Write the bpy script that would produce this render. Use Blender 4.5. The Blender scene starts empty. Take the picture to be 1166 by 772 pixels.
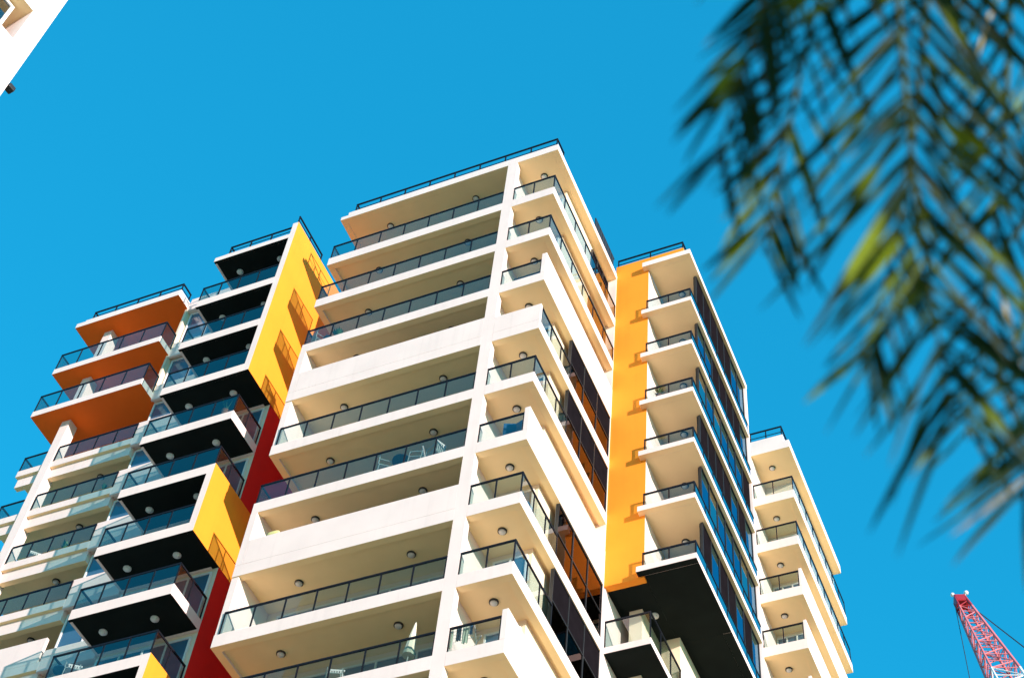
import bpy, bmesh, math, random
from mathutils import Vector, Matrix
random.seed(7)
sc = bpy.context.scene
COL = sc.collection

# ------------------------------------------------------------------ camera
S = 29.6            # metres per survey unit
EYE = 1.6
F_PX = 1817.884
R0 = Vector((0.91919412, 0.38620835, 0.07697587))
R1 = Vector((-0.2689976, 0.75852492, -0.593532))
R2 = Vector((-0.28761513, 0.5248648, 0.80112076))
cam_d = bpy.data.cameras.new('camera')
cam = bpy.data.objects.new('camera', cam_d)
COL.objects.link(cam)
m = Matrix.Identity(4)
for i in range(3):
    m[i][0] = R0[i]; m[i][1] = -R1[i]; m[i][2] = -R2[i]
m[2][3] = EYE
cam.matrix_world = m
cam_d.sensor_width = 36.0
cam_d.lens = 36.0 * F_PX / 1166.0
cam_d.clip_start = 0.1
cam_d.clip_end = 9000
cam_d.dof.use_dof = True
cam_d.dof.focus_distance = 60
cam_d.dof.aperture_fstop = 2.8
sc.camera = cam

# ------------------------------------------------------------------ light
EL = 11.7; AZX, AZY = 0.9148, -0.404        # direction towards the sun (x, y)
SUN_STRENGTH = 4.0
SKY_STRENGTH = 0.143
EXPOSURE = 1.07
w = bpy.data.worlds.new('World'); sc.world = w; w.use_nodes = True
nt = w.node_tree; nt.nodes.clear()
sky = nt.nodes.new('ShaderNodeTexSky'); sky.sky_type = 'NISHITA'; sky.sun_disc = False
sky.sun_elevation = math.radians(EL)
sky.sun_rotation = math.atan2(AZX, AZY)
sky.ozone_density = 1.0; sky.air_density = 1.0; sky.dust_density = 0.3
tint = nt.nodes.new('ShaderNodeMix'); tint.data_type = 'RGBA'; tint.blend_type = 'MULTIPLY'
tint.inputs['Factor'].default_value = 1.0
SKY_TINT = (0.07, 1.27, 1.45, 1)
tint.inputs['B'].default_value = SKY_TINT
bg = nt.nodes.new('ShaderNodeBackground'); bg.inputs['Strength'].default_value = SKY_STRENGTH
out = nt.nodes.new('ShaderNodeOutputWorld')
nt.links.new(sky.outputs[0], tint.inputs['A'])
# even out the clear sky: part Nishita, part one flat blue
even = nt.nodes.new('ShaderNodeMix'); even.data_type = 'RGBA'; even.inputs['Factor'].default_value = 0.6
even.inputs['B'].default_value = (0.030, 1.22, 2.50, 1)
nt.links.new(tint.outputs['Result'], even.inputs['A']); nt.links.new(even.outputs['Result'], bg.inputs['Color'])
nt.links.new(bg.outputs[0], out.inputs[0])
sl = bpy.data.lights.new('sun', 'SUN'); sl.energy = SUN_STRENGTH; sl.angle = math.radians(0.5)
sl.color = (1.0, 0.83, 0.75)
so = bpy.data.objects.new('sun', sl); COL.objects.link(so)
sd = Vector((AZX * math.cos(math.radians(EL)), AZY * math.cos(math.radians(EL)), math.sin(math.radians(EL))))
so.rotation_euler = sd.to_track_quat('Z', 'Y').to_euler()
so.location = (40, -20, 30)
sc.view_settings.view_transform = 'Standard'; sc.view_settings.look = 'None'
sc.view_settings.exposure = EXPOSURE; sc.view_settings.gamma = 1
sc.render.engine = 'CYCLES'
sc.cycles.max_bounces = 10; sc.cycles.diffuse_bounces = 7; sc.cycles.transparent_max_bounces = 16

# ------------------------------------------------------------------ materials
MAT = {}
def mat(name, col, rough=0.7, spec=0.3, metal=0.0, noise=0.0, nscale=1.5, bump=0.0, bscale=60, streak=0.0, sheen=None):
    mt = bpy.data.materials.new(name); mt.use_nodes = True
    n = mt.node_tree.nodes; l = mt.node_tree.links
    p = n['Principled BSDF']
    p.inputs['Base Color'].default_value = (*col, 1)
    p.inputs['Roughness'].default_value = rough
    p.inputs['Specular IOR Level'].default_value = spec
    p.inputs['Metallic'].default_value = metal
    geo = n.new('ShaderNodeNewGeometry')
    last = None
    if noise > 0:
        t = n.new('ShaderNodeTexNoise'); t.inputs['Scale'].default_value = nscale; t.inputs['Detail'].default_value = 6
        l.new(geo.outputs['Position'], t.inputs['Vector'])
        r = n.new('ShaderNodeMapRange'); r.inputs[1].default_value = 0.3; r.inputs[2].default_value = 0.7
        r.inputs[3].default_value = 1 - noise; r.inputs[4].default_value = 1 + noise * 0.5
        l.new(t.outputs['Fac'], r.inputs[0])
        mx = n.new('ShaderNodeVectorMath'); mx.operation = 'SCALE'; mx.inputs[0].default_value = col
        l.new(r.outputs[0], mx.inputs['Scale'])
        last = mx.outputs[0]
    if streak > 0:
        mp = n.new('ShaderNodeMapping'); mp.inputs['Scale'].default_value = (3.0, 3.0, 0.12)
        l.new(geo.outputs['Position'], mp.inputs[0])
        t = n.new('ShaderNodeTexNoise'); t.inputs['Scale'].default_value = 1.6; t.inputs['Detail'].default_value = 5
        l.new(mp.outputs[0], t.inputs['Vector'])
        r = n.new('ShaderNodeMapRange'); r.inputs[1].default_value = 0.52; r.inputs[2].default_value = 0.8
        r.inputs[3].default_value = 1; r.inputs[4].default_value = 1 - streak
        l.new(t.outputs['Fac'], r.inputs[0])
        mx = n.new('ShaderNodeVectorMath'); mx.operation = 'SCALE'
        if last is not None: l.new(last, mx.inputs[0])
        else: mx.inputs[0].default_value = col
        l.new(r.outputs[0], mx.inputs['Scale']); last = mx.outputs[0]
    if last is not None: l.new(last, p.inputs['Base Color'])
    if bump > 0:
        t = n.new('ShaderNodeTexNoise'); t.inputs['Scale'].default_value = bscale; t.inputs['Detail'].default_value = 3
        l.new(geo.outputs['Position'], t.inputs['Vector'])
        b = n.new('ShaderNodeBump'); b.inputs['Strength'].default_value = bump; b.inputs['Distance'].default_value = 0.02
        l.new(t.outputs['Fac'], b.inputs['Height']); l.new(b.outputs[0], p.inputs['Normal'])
    MAT[name] = mt
    return mt
def glass(name, tint_col, f0=0.05, rough=0.02, k=(1, 1, 1)):
    """thin pane: tinted see-through with a Schlick reflection on the outward side of each face"""
    mt = bpy.data.materials.new(name); mt.use_nodes = True
    n = mt.node_tree.nodes; l = mt.node_tree.links; n.clear()
    o = n.new('ShaderNodeOutputMaterial'); mx = n.new('ShaderNodeMixShader')
    tr = n.new('ShaderNodeBsdfTransparent'); tr.inputs[0].default_value = (*tint_col, 1)
    gl = n.new('ShaderNodeBsdfGlossy'); gl.inputs['Roughness'].default_value = rough
    gl.inputs[0].default_value = (*k, 1)
    lw = n.new('ShaderNodeLayerWeight'); lw.inputs[0].default_value = 0.5
    pw = n.new('ShaderNodeMath'); pw.operation = 'POWER'; pw.inputs[1].default_value = 4.2
    l.new(lw.outputs['Facing'], pw.inputs[0])
    ma = n.new('ShaderNodeMath'); ma.operation = 'MULTIPLY_ADD'; ma.inputs[1].default_value = 1-f0; ma.inputs[2].default_value = f0
    l.new(pw.outputs[0], ma.inputs[0])
    geo = n.new('ShaderNodeNewGeometry')
    inv = n.new('ShaderNodeMath'); inv.operation = 'SUBTRACT'; inv.inputs[0].default_value = 1
    l.new(geo.outputs['Backfacing'], inv.inputs[1])
    mu = n.new('ShaderNodeMath'); mu.operation = 'MULTIPLY'; l.new(ma.outputs[0], mu.inputs[0]); l.new(inv.outputs[0], mu.inputs[1])
    t = n.new('ShaderNodeTexNoise'); t.inputs['Scale'].default_value = 0.9
    l.new(geo.outputs['Position'], t.inputs['Vector'])
    b = n.new('ShaderNodeBump'); b.inputs['Strength'].default_value = 0.3; b.inputs['Distance'].default_value = 0.016
    l.new(t.outputs['Fac'], b.inputs['Height']); l.new(b.outputs[0], gl.inputs['Normal'])
    l.new(mu.outputs[0], mx.inputs[0]); l.new(tr.outputs[0], mx.inputs[1]); l.new(gl.outputs[0], mx.inputs[2])
    l.new(mx.outputs[0], o.inputs[0])
    MAT[name] = mt
    return mt
mat('white_render', (0.80, 0.665, 0.625), 0.85, 0.2, noise=0.05, nscale=0.9, bump=0.15, bscale=25, streak=0.07)
mat('cream_soffit_bounce', (0.88, 0.68, 0.38), 0.9, 0.15, noise=0.06, nscale=0.8, bump=0.12, bscale=30)  # undersides of the cream-white slabs, warm bounce light put into the colour
mat('cream_wall', (0.80, 0.66, 0.50), 0.9, 0.15, noise=0.06, nscale=0.8)
mat('orange_paint', (0.97, 0.15, 0.006), 0.75, 0.25, noise=0.06, nscale=0.8)
mat('black_soffit', (0.010, 0.014, 0.013), 0.9, 0.05, noise=0.2, nscale=1.0)
mat('yellow_paint', (0.92, 0.295, 0.022), 0.8, 0.2, noise=0.05, nscale=0.9, bump=0.1, bscale=25, streak=0.05)
mat('red_paint', (0.72, 0.018, 0.014), 0.75, 0.25, noise=0.06, nscale=0.9, bump=0.1, bscale=25)
mat('rail_metal', (0.008, 0.009, 0.014), 0.5, 0.15)
mat('frame_white', (0.72, 0.72, 0.72), 0.5, 0.4)
mat('frame_dark', (0.02, 0.02, 0.022), 0.5, 0.4)
mat('black_screen', (0.010, 0.008, 0.010), 1.0, 0.0, noise=0.2, nscale=3)
mat('interior', (0.10, 0.10, 0.10), 0.9, 0.1, noise=0.3, nscale=1.2)
mat('lamp_dome', (0.62, 0.62, 0.60), 0.35, 0.5)
mat('lamp_ring', (0.03, 0.03, 0.03), 0.5, 0.4)
mat('concrete', (0.34, 0.32, 0.29), 0.9, 0.2, noise=0.15, nscale=0.4)
mat('ground', (0.60, 0.43, 0.28), 0.95, 0.1, noise=0.15, nscale=0.05)
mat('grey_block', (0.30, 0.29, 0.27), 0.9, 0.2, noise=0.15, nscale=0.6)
mat('furn_white', (0.55, 0.55, 0.53), 0.5, 0.4)
mat('furn_dark', (0.05, 0.05, 0.055), 0.5, 0.4)
mat('furn_blue', (0.03, 0.10, 0.20), 0.5, 0.4)
mat('cloth_cream', (0.72, 0.66, 0.52), 0.95, 0.1)
mat('cloth_dark', (0.05, 0.06, 0.08), 0.95, 0.1)
mat('cushion_yellow', (0.65, 0.60, 0.25), 0.9, 0.1)
mat('terracotta', (0.35, 0.14, 0.07), 0.8, 0.2)
mat('leaf_pot', (0.07, 0.16, 0.05), 0.6, 0.3)
mat('crane_red', (0.36, 0.012, 0.015), 0.45, 0.4)
mat('crane_pink', (0.70, 0.17, 0.18), 0.55, 0.3, noise=0.15, nscale=1.0)
mat('crane_white', (0.78, 0.76, 0.75), 0.5, 0.4, noise=0.1, nscale=1.0)
mat('steel_cable', (0.02, 0.025, 0.03), 0.5, 0.4)
mat('trunk', (0.12, 0.09, 0.06), 0.95, 0.1, noise=0.3, nscale=12, bump=0.6, bscale=30)
mat('palm_stem', (0.05, 0.07, 0.015), 0.6, 0.15, noise=0.2, nscale=8)
mat('door_blue', (0.05, 0.12, 0.20), 0.12, 0.8)
glass('rail_glass', (0.74, 0.82, 0.81), f0=0.10)
glass('rail_glass_blue', (0.30, 0.50, 0.62), f0=0.45)
glass('bronze_glass', (0.20, 0.16, 0.15), f0=0.10, k=(0.45, 0.34, 0.33))
glass('blue_glass', (0.16, 0.24, 0.32), f0=0.30, k=(0.35, 0.62, 0.85))
glass('window_glass', (0.25, 0.30, 0.34), f0=0.22)
# palm leaf: slightly translucent; crown shade and sun flecks put into the colour
mt = mat('palm_leaf', (0.05, 0.09, 0.02), 0.5, 0.12)
n = mt.node_tree.nodes; l = mt.node_tree.links; p = n['Principled BSDF']
oi = n.new('ShaderNodeNewGeometry')
t = n.new('ShaderNodeTexNoise'); t.inputs['Scale'].default_value = 9; t.inputs['Detail'].default_value = 3
l.new(oi.outputs['Position'], t.inputs['Vector'])
cr = n.new('ShaderNodeValToRGB'); cr.color_ramp.elements[0].position = 0.54; cr.color_ramp.elements[1].position = 0.70
cr.color_ramp.elements[0].color = (0.005, 0.024, 0.006, 1); cr.color_ramp.elements[1].color = (0.17, 0.24, 0.012, 1)
l.new(t.outputs['Fac'], cr.inputs[0]); l.new(cr.outputs[0], p.inputs['Base Color'])
tl = n.new('ShaderNodeBsdfTranslucent'); l.new(cr.outputs[0], tl.inputs[0])
mx = n.new('ShaderNodeMixShader'); mx.inputs[0].default_value = 0.15
l.new(p.outputs[0], mx.inputs[1]); l.new(tl.outputs[0], mx.inputs[2]); l.new(mx.outputs[0], n['Material Output'].inputs[0])
mat('palm_dry', (0.38, 0.30, 0.14), 0.7, 0.3)

# ------------------------------------------------------------------ helpers
def bm_box(bm, x0, x1, y0, y1, z0, z1, mi=0):
    vs = [bm.verts.new((x, y, z)) for x in (x0, x1) for y in (y0, y1) for z in (z0, z1)]
    for f in ((0,1,3,2),(4,6,7,5),(0,4,5,1),(2,3,7,6),(0,2,6,4),(1,5,7,3)):
        fc = bm.faces.new([vs[i] for i in f]); fc.material_index = mi
def U(bm, x0, x1, y0, y1, z0, z1, mi=0):
    """box in survey units (z from eye height)"""
    bm_box(bm, min(x0,x1)*S, max(x0,x1)*S, min(y0,y1)*S, max(y0,y1)*S, min(z0,z1)*S+EYE, max(z0,z1)*S+EYE, mi)
def tube(bm, a, b, r, n=6, mi=0, r2=None):
    a = Vector(a); b = Vector(b); d = (b - a)
    if d.length < 1e-6: return
    q = d.to_track_quat('Z', 'Y'); r2 = r if r2 is None else r2
    A = [bm.verts.new(a + q @ Vector((r*math.cos(2*math.pi*i/n), r*math.sin(2*math.pi*i/n), 0))) for i in range(n)]
    B = [bm.verts.new(b + q @ Vector((r2*math.cos(2*math.pi*i/n), r2*math.sin(2*math.pi*i/n), 0))) for i in range(n)]
    for i in range(n):
        f = bm.faces.new((A[i], A[(i+1)%n], B[(i+1)%n], B[i])); f.material_index = mi
    f = bm.faces.new(A[::-1]); f.material_index = mi
    f = bm.faces.new(B); f.material_index = mi
def lathe(bm, c, prof, n=16, mi=0):
    c = Vector(c); rings = []
    for r, z in prof:
        rings.append([bm.verts.new(c + Vector((max(r,1e-4)*math.cos(2*math.pi*i/n), max(r,1e-4)*math.sin(2*math.pi*i/n), z))) for i in range(n)])
    for a, b in zip(rings, rings[1:]):
        for i in range(n):
            f = bm.faces.new((a[i], a[(i+1)%n], b[(i+1)%n], b[i])); f.material_index = mi
    f = bm.faces.new(rings[0][::-1]); f.material_index = mi
    f = bm.faces.new(rings[-1]); f.material_index = mi
def link(name, bm, mats, parent=None, smooth=False, bevel=0.0, recalc=True):
    if recalc: bmesh.ops.recalc_face_normals(bm, faces=bm.faces)
    me = bpy.data.meshes.new(name); bm.to_mesh(me); bm.free()
    for k in (mats if isinstance(mats, (list, tuple)) else [mats]): me.materials.append(MAT[k])
    o = bpy.data.objects.new(name, me); COL.objects.link(o)
    if parent is not None:
        o.parent = parent
        pw = Vector((0, 0, 0)); q = parent
        while q is not None: pw += q.location; q = q.parent
        o.location = -pw
    if smooth:
        for f in me.polygons: f.use_smooth = True
    if bevel > 0:
        md = o.modifiers.new('bevel', 'BEVEL'); md.width = bevel; md.segments = 2; md.limit_method = 'ANGLE'
    return o
def down_mat(bm, mi):
    bmesh.ops.recalc_face_normals(bm, faces=bm.faces)
    for f in bm.faces:
        if f.normal.z < -0.5 and f.material_index == 0: f.material_index = mi
def thing(name, loc, label, cat, group=None, rot=0):
    o = bpy.data.objects.new(name, None); COL.objects.link(o); o.location = loc; o.rotation_euler = (0, 0, rot)
    o.empty_display_size = 0.2
    o['label'] = label; o['category'] = cat
    if group: o['group'] = group
    return o
def tag(o, label, cat=None, group=None, kind=None):
    if label: o['label'] = label
    if cat: o['category'] = cat
    if group: o['group'] = group
    if kind: o['kind'] = kind
    return o

# ------------------------------------------------------------------ ground
bm = bmesh.new()
v = [bm.verts.new(p) for p in ((-3000,-3000,0),(3000,-3000,0),(3000,3000,0),(-3000,3000,0))]
bm.faces.new(v)
tag(link('ground', bm, 'ground'), None, kind='structure')

# ------------------------------------------------------------------ apartment building
Z = [1.959, 1.8405, 1.7388, 1.6355, 1.5336, 1.4308, 1.328, 1.2258, 1.1225, 1.0190, 0.9163, 0.8135]
bld = thing('apartment_building', (-25, 33, 0), 'tall cream apartment tower with yellow, red and black panels and stacked glass balconies', 'building')

def slab(bm, x0, x1, y0, y1, z, th, L=True, R=True, B=False, bw=0.0090, rec=0.0038, F=True):
    """edge beams round a recessed soffit plate"""
    ya = y0 + (bw if F else 0); yb = y1 - (bw if B else 0)
    xa = x0 + (bw if L else 0); xb = x1 - (bw if R else 0)
    if F: U(bm, x0, x1, y0, ya, z, z+th)
    if B: U(bm, x0, x1, yb, y1, z, z+th)
    if L: U(bm, x0, xa, ya, yb, z, z+th)
    if R: U(bm, xb, x1, ya, yb, z, z+th)
    U(bm, xa, xb, ya, yb, z+rec, z+th, 2)

def railing(parent, pts, z0, z1, pitch=0.037, gmat='rail_glass', rail_t=0.07, name='railing', closed_end=(True, True), gl_top=0.02, mat_rail='rail_metal'):
    """pts polyline in survey units; z0 floor edge, z1 top of the rail"""
    bm = bmesh.new(); gb = bmesh.new()
    za = z0*S+EYE+0.002; zb = z1*S+EYE
    for si, (p, q) in enumerate(zip(pts, pts[1:])):
        a = Vector((p[0]*S, p[1]*S, 0)); b = Vector((q[0]*S, q[1]*S, 0)); d = b-a; L = d.length; u = d.normalized(); nn = Vector((-u.y, u.x, 0))
        n = max(1, round(L/(pitch*S)))
        q4 = lambda bmm, s0, s1, w0, w1, h0, h1: _obox(bmm, a, u, nn, s0, s1, w0, w1, h0, h1)
        last = si == len(pts)-2
        q4(bm, -0.02 if si == 0 else 0.0, L+0.025, -0.025, 0.025, zb-rail_t, zb)
        for i in range(n+1):
            if i == n and not last: continue
            s = L*i/n
            q4(bm, s-0.022, s+0.022, -0.02, 0.02, za, zb-rail_t)
        for i in range(n):
            q4(gb, L*i/n+0.035, L*(i+1)/n-0.035, -0.006+0.001*(i%2), 0.006+0.001*(i%2), za+0.03, zb-rail_t-gl_top)
    r = link(name, bm, mat_rail, parent)
    g = link('glass_balustrade', gb, gmat, parent)
    return r, g
def _obox(bm, a, u, nn, s0, s1, w0, w1, h0, h1, mi=0):
    vs = []
    for s in (s0, s1):
        for w_ in (w0, w1):
            for h in (h0, h1):
                vs.append(bm.verts.new((a.x+u.x*s+nn.x*w_, a.y+u.y*s+nn.y*w_, h)))
    for f in ((0,1,3,2),(4,6,7,5),(0,4,5,1),(2,3,7,6),(0,2,6,4),(1,5,7,3)):
        fc = bm.faces.new([vs[i] for i in f]); fc.material_index = mi
def open_rail(parent, pts, z0, z1, pitch=0.041, lab=None):
    bm = bmesh.new(); za = z0*S+EYE; zb = z1*S+EYE
    for si, (p, q) in enumerate(zip(pts, pts[1:])):
        a = Vector((p[0]*S, p[1]*S, 0)); b = Vector((q[0]*S, q[1]*S, 0)); d = b-a; L = d.length; u = d.normalized(); nn = Vector((-u.y, u.x, 0))
        n = max(1, round(L/(pitch*S)))
        _obox(bm, a, u, nn, -0.03 if si == 0 else 0.03, L+0.03, -0.03, 0.03, zb-0.06, zb)
        _obox(bm, a, u, nn, 0, L, -0.012, 0.012, (za+zb)/2-0.04, (za+zb)/2-0.01)
        for i in range(n+1):
            if i == n and si != len(pts)-2: continue
            s = L*i/n
            _obox(bm, a, u, nn, s-0.025, s+0.025, -0.022, 0.022, za, zb-0.06)
    o = link('roof_railing', bm, 'rail_metal', parent)
    if lab: o['label'] = lab
    return o
def lamp(parent, x, y, z, ring=True):
    bm = bmesh.new(); c = (x*S, y*S, z*S+EYE)
    lathe(bm, c, [(0.15, 0.0), (0.15, -0.05), (0.135, -0.055)], 20, 0 if ring else 1)
    lathe(bm, (c[0], c[1], c[2]-0.055), [(0.12, 0.0), (0.11, -0.035), (0.085, -0.06), (0.045, -0.075), (0.0, -0.08)], 20, 1)
    return link('ceiling_light', bm, ['lamp_ring', 'lamp_dome'], parent, smooth=True)
def door(parent, x0, x1, y, z0, z1, face=-1, gmat='door_blue', panes=3, name='sliding_door', fm='frame_white', axis='x'):
    """glazed doors standing 3 mm proud of a wall"""
    bm = bmesh.new(); a = x0*S; b = x1*S; yy = y*S; za = z0*S+EYE; zb = z1*S+EYE; t = 0.06
    def B(s0, s1, h0, h1, d0, d1, mi):
        if axis == 'x': bm_box(bm, s0, s1, min(yy+face*d0, yy+face*d1), max(yy+face*d0, yy+face*d1), h0, h1, mi)
        else: bm_box(bm, min(yy+face*d0, yy+face*d1), max(yy+face*d0, yy+face*d1), s0, s1, h0, h1, mi)
    w_ = (b-a)/panes
    B(a, b, zb-t, zb, 0.003, 0.08, 0); B(a, b, za, za+t, 0.003, 0.08, 0)
    for i in range(panes+1):
        s = a+i*w_; s0 = max(a, s-t/2); s1 = min(b, s+t/2)
        if i == 0: s1 = a+t
        if i == panes: s0 = b-t
        B(s0, s1, za+t, zb-t, 0.003, 0.078, 0)
    f = link(name, bm, fm, parent)
    bm = bmesh.new()
    def B2(s0, s1, h0, h1, d0, d1):
        if axis == 'x': bm_box(bm, s0, s1, min(yy+face*d0, yy+face*d1), max(yy+face*d0, yy+face*d1), h0, h1, 0)
        else: bm_box(bm, min(yy+face*d0, yy+face*d1), max(yy+face*d0, yy+face*d1), s0, s1, h0, h1, 0)
    for i in range(panes): B2(a+i*w_+t/2, a+(i+1)*w_-t/2, za+t, zb-t, 0.02, 0.035)
    g = link('pane', bm, gmat, f if parent is bld else parent)
    return f

TH = 0.0178; RAIL = 0.0497
XL, XP0, XP1, XC, XW = -0.858, -0.590, -0.5754, -0.5138, -0.5275
YB, YE = 1.068, 1.2375
# ---- core walls of the central wing
bm = bmesh.new()
U(bm, -0.8490, XW, YB, 1.30, -EYE/S, Z[0])
U(bm, XW, -0.52, YE, 1.30, -EYE/S, Z[0])
tag(link('wall', bm, 'cream_wall', bld), 'cream rendered back wall of the central balconies')
# lower storeys (plain) of the central wing
bm = bmesh.new()
U(bm, XL, XC, 1.0, YB, -EYE/S, Z[11])
link('lower_storey', bm, 'white_render', bld)
# pier and cross wall
bm = bmesh.new(); U(bm, XP0, XP1, 1.0, 1.0097, Z[11], Z[0]); 
U(bm, -0.5880, -0.5815, 1.0097, YB, Z[11], Z[0])
tag(link('pier', bm, 'white_render', bld), 'tall white pier running the full height between left and corner balconies')
# end column at the far end of the right side
bm = bmesh.new(); U(bm, XW, XC-0.0003, YE-0.0035, YE, -EYE/S, Z[0])
tag(link('column', bm, 'white_render', bld), 'slim white column where the central wing meets the yellow wall')
# roof of the central wing
bm = bmesh.new()
U(bm, XL, XC, 1.0, 1.009, Z[0], Z[0]+0.0085); U(bm, XL, XL+0.009, 1.009, YE, Z[0], Z[0]+0.0085); U(bm, XC-0.009, XC, 1.009, YE, Z[0], Z[0]+0.0085)
U(bm, XL+0.009, XC-0.009, 1.009, YE, Z[0]+0.0005, Z[0]+0.0085, 0)
U(bm, XL+0.011, XC-0.001, 1.0005, YE, Z[0]+0.0085, Z[0]+0.0165)
down_mat(bm, 1)
roof = link('roof_slab', bm, ['white_render', 'cream_soffit_bounce', 'cream_soffit_bounce'], bld, bevel=0.012)
tag(roof, 'white roof slab overhanging the top balconies of the central wing')
open_rail(bld, [(XL+0.018, 1.07), (XL+0.018, 1.006), (-0.5195, 1.006), (-0.5195, 1.03)], Z[0]+0.0165, 1.9975+0.005, lab='black railing round the roof of the central wing')
# dark screen on the roof edge
bm = bmesh.new()
for i in range(8):
    U(bm, XC-0.006, XC-0.0045, 1.155+0.0095*i, 1.163+0.0095*i, Z[0]+0.0165, Z[0]+0.052)
U(bm, XC-0.0062, XC-0.0043, 1.155, 1.2325, Z[0]+0.052, Z[0]+0.0545)
tag(link('roof_screen', bm, 'frame_dark', bld), 'dark slatted screen on the right edge of the roof')
bm = bmesh.new(); lathe(bm, (XC*S+0.1, 1.246*S-0.0, (Z[0]-0.012)*S+EYE), [(0.10, 0), (0.10, 1.0), (0.07, 1.06), (0.02, 1.1)], 12)
tag(link('vent_pipe', bm, 'white_render', bld, smooth=True), 'short white vent pipe beside the yellow parapet')
lamp(roof, -0.655, 1.034, Z[0]+0.0005); lamp(roof, -0.792, 1.034, Z[0]+0.0005); lamp(roof, -0.5485, 1.034, Z[0]+0.0005)

main_left = {}; main_corner = {}
LT = {1:'open',2:'open',3:'open',4:'solid',5:'glass',6:'open',7:'solid',8:'glass',9:'open',10:'solid',11:'glass'}
CT = {1:'gg',2:'gg',3:'gs',4:'sg',5:'gg',6:'gs',7:'gg',8:'gg',9:'gs',10:'gg',11:'gg'}
for k in range(1, 12):
    z = Z[k]; ztop = Z[k]+TH; zr = Z[k]+RAIL
    # ---------- left bay
    bm = bmesh.new()
    slab(bm, XL, XP0, 1.0, YB, z, TH, L=True, R=False)
    down_mat(bm, 1)
    b = link('balcony', bm, ['white_render', 'cream_soffit_bounce', 'cream_soffit_bounce'], bld, bevel=0.012); main_left[k] = b
    lamp(b, -0.655, 1.034, z+0.0038); lamp(b, -0.792, 1.034, z+0.0038)
    if LT[k] in ('solid', 'glass'):
        bm = bmesh.new(); U(bm, XL, -0.8492, 1.0012 if LT[k] == 'glass' else 1.0, YB, ztop, Z[k-1])
        link('side_wall', bm, 'white_render', b)
    if LT[k] == 'solid':
        bm = bmesh.new(); U(bm, -0.8492, XP0, 1.0, 1.005, ztop, Z[k]+0.0562)
        tag(link('parapet', bm, 'white_render', b, bevel=0.012), 'solid white parapet')
    elif LT[k] == 'glass':
        railing(b, [(-0.852, 1.0006), (XP0-0.0006, 1.0006)], ztop, zr)
    else:
        railing(b, [(-0.8555, 1.060), (-0.8555, 1.0012), (XP0-0.0006, 1.0012)], ztop, zr)
    door(b, -0.835, -0.60, YB, ztop, Z[k]+TH+0.080, panes=5)
    # ---------- corner bay
    bm = bmesh.new()
    U(bm, XP1, XC, 1.0, 1.009, z, z+TH)
    U(bm, XC-0.009, XC, 1.009, YE, z, z+TH)
    U(bm, -0.5815, XC-0.009, 1.0097, YB, z+0.0038, z+TH, 2)
    U(bm, -0.5754, XC-0.009, 1.009, 1.0097, z+0.0038, z+TH, 2)
    U(bm, XW, XC-0.009, YB, YE, z+0.0038, z+TH, 2)
    down_mat(bm, 1)
    c = link('balcony', bm, ['white_render', 'cream_soffit_bounce', 'cream_soffit_bounce'], bld, bevel=0.012); main_corner[k] = c
    lamp(c, -0.5485, 1.034, z+0.0038)
    t = CT[k]; yend = 1.0987 if k in (4, 5, 7, 8, 10, 11) else YE-0.004
    xg = XC-0.0009
    if t == 'gg':
        railing(c, [(XP1+0.0006, 1.0012), (xg, 1.0012), (xg, yend)], ztop, zr)
    elif t == 'gs':
        railing(c, [(XP1+0.0006, 1.0012), (-0.5208, 1.0012)], ztop, zr)
        bm = bmesh.new(); zp = Z[k]+(0.061 if k == 3 else 0.057)
        U(bm, -0.5203, XC, 1.0, 1.0045, ztop, zp); U(bm, XC-0.0045, XC, 1.0045, YE, ztop, zp)
        tag(link('parapet', bm, 'white_render', c, bevel=0.012), 'solid white parapet running back along the right side')
    else:
        bm = bmesh.new(); U(bm, XP1, XC, 1.0, 1.0045, ztop, Z[k]+0.0505)
        tag(link('parapet', bm, 'white_render', c, bevel=0.012), 'solid white front parapet')
        railing(c, [(xg, 1.0049), (xg, yend)], ztop, zr)
    door(c, -0.572, -0.532, YB, ztop, Z[k]+TH+0.080, panes=2)
    # ---------- window strips of the right side
    if k in (4, 5, 7, 8, 10, 11):
        y0, y1 = 1.0987, 1.2340; x = XC-0.0012; zt = Z[k-1]; n = 3
        dk = {4: (1, 1, 1), 5: (1, 1, 1), 7: (0, 0, 0), 8: (1, 1, 1), 10: (1, 1, 0), 11: (1, 0, 1)}[k]
        fm = bmesh.new(); t_ = 0.0016
        U(fm, x-0.003, x+0.0003, y0, y1, zt-t_, zt-0.0003); U(fm, x-0.003, x+0.0003, y0, y1, ztop+0.0003, ztop+t_)
        for i in range(n+1):
            s = y0+(y1-y0)*i/n; s0 = max(y0, s-t_/2); s1 = min(y1, s+t_/2)
            U(fm, x-0.003, x+0.0002, s0, s1, ztop+t_, zt-t_)
        zm = ztop+(zt-ztop)*0.46
        U(fm, x-0.0025, x+0.0001, y0+t_/2, y1-t_/2, zm-0.0007, zm+0.0007)
        wd = link('window', fm, 'frame_dark', bld)
        tag(wd, 'bronze framed window strip on the right side of the central wing')
        for i in range(n):
            s0 = y0+(y1-y0)*i/n+t_/2; s1 = y0+(y1-y0)*(i+1)/n-t_/2
            gb = bmesh.new(); U(gb, x-0.0012, x-0.0008, s0, s1, ztop+t_, zm-0.0007)
            link('pane', gb, 'bronze_glass', wd)
            gb = bmesh.new(); U(gb, x-0.0012, x-0.0008, s0, s1, zm+0.0007, zt-t_)
            link('screen' if dk[i] else 'pane', gb, 'black_screen' if dk[i] else 'bronze_glass', wd)
        bm = bmesh.new(); U(bm, x-0.004, x-0.0035, y0, y1, ztop, zt)
        link('backing', bm, 'interior', wd)  # dark sheet behind the panes, standing in for the room
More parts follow.
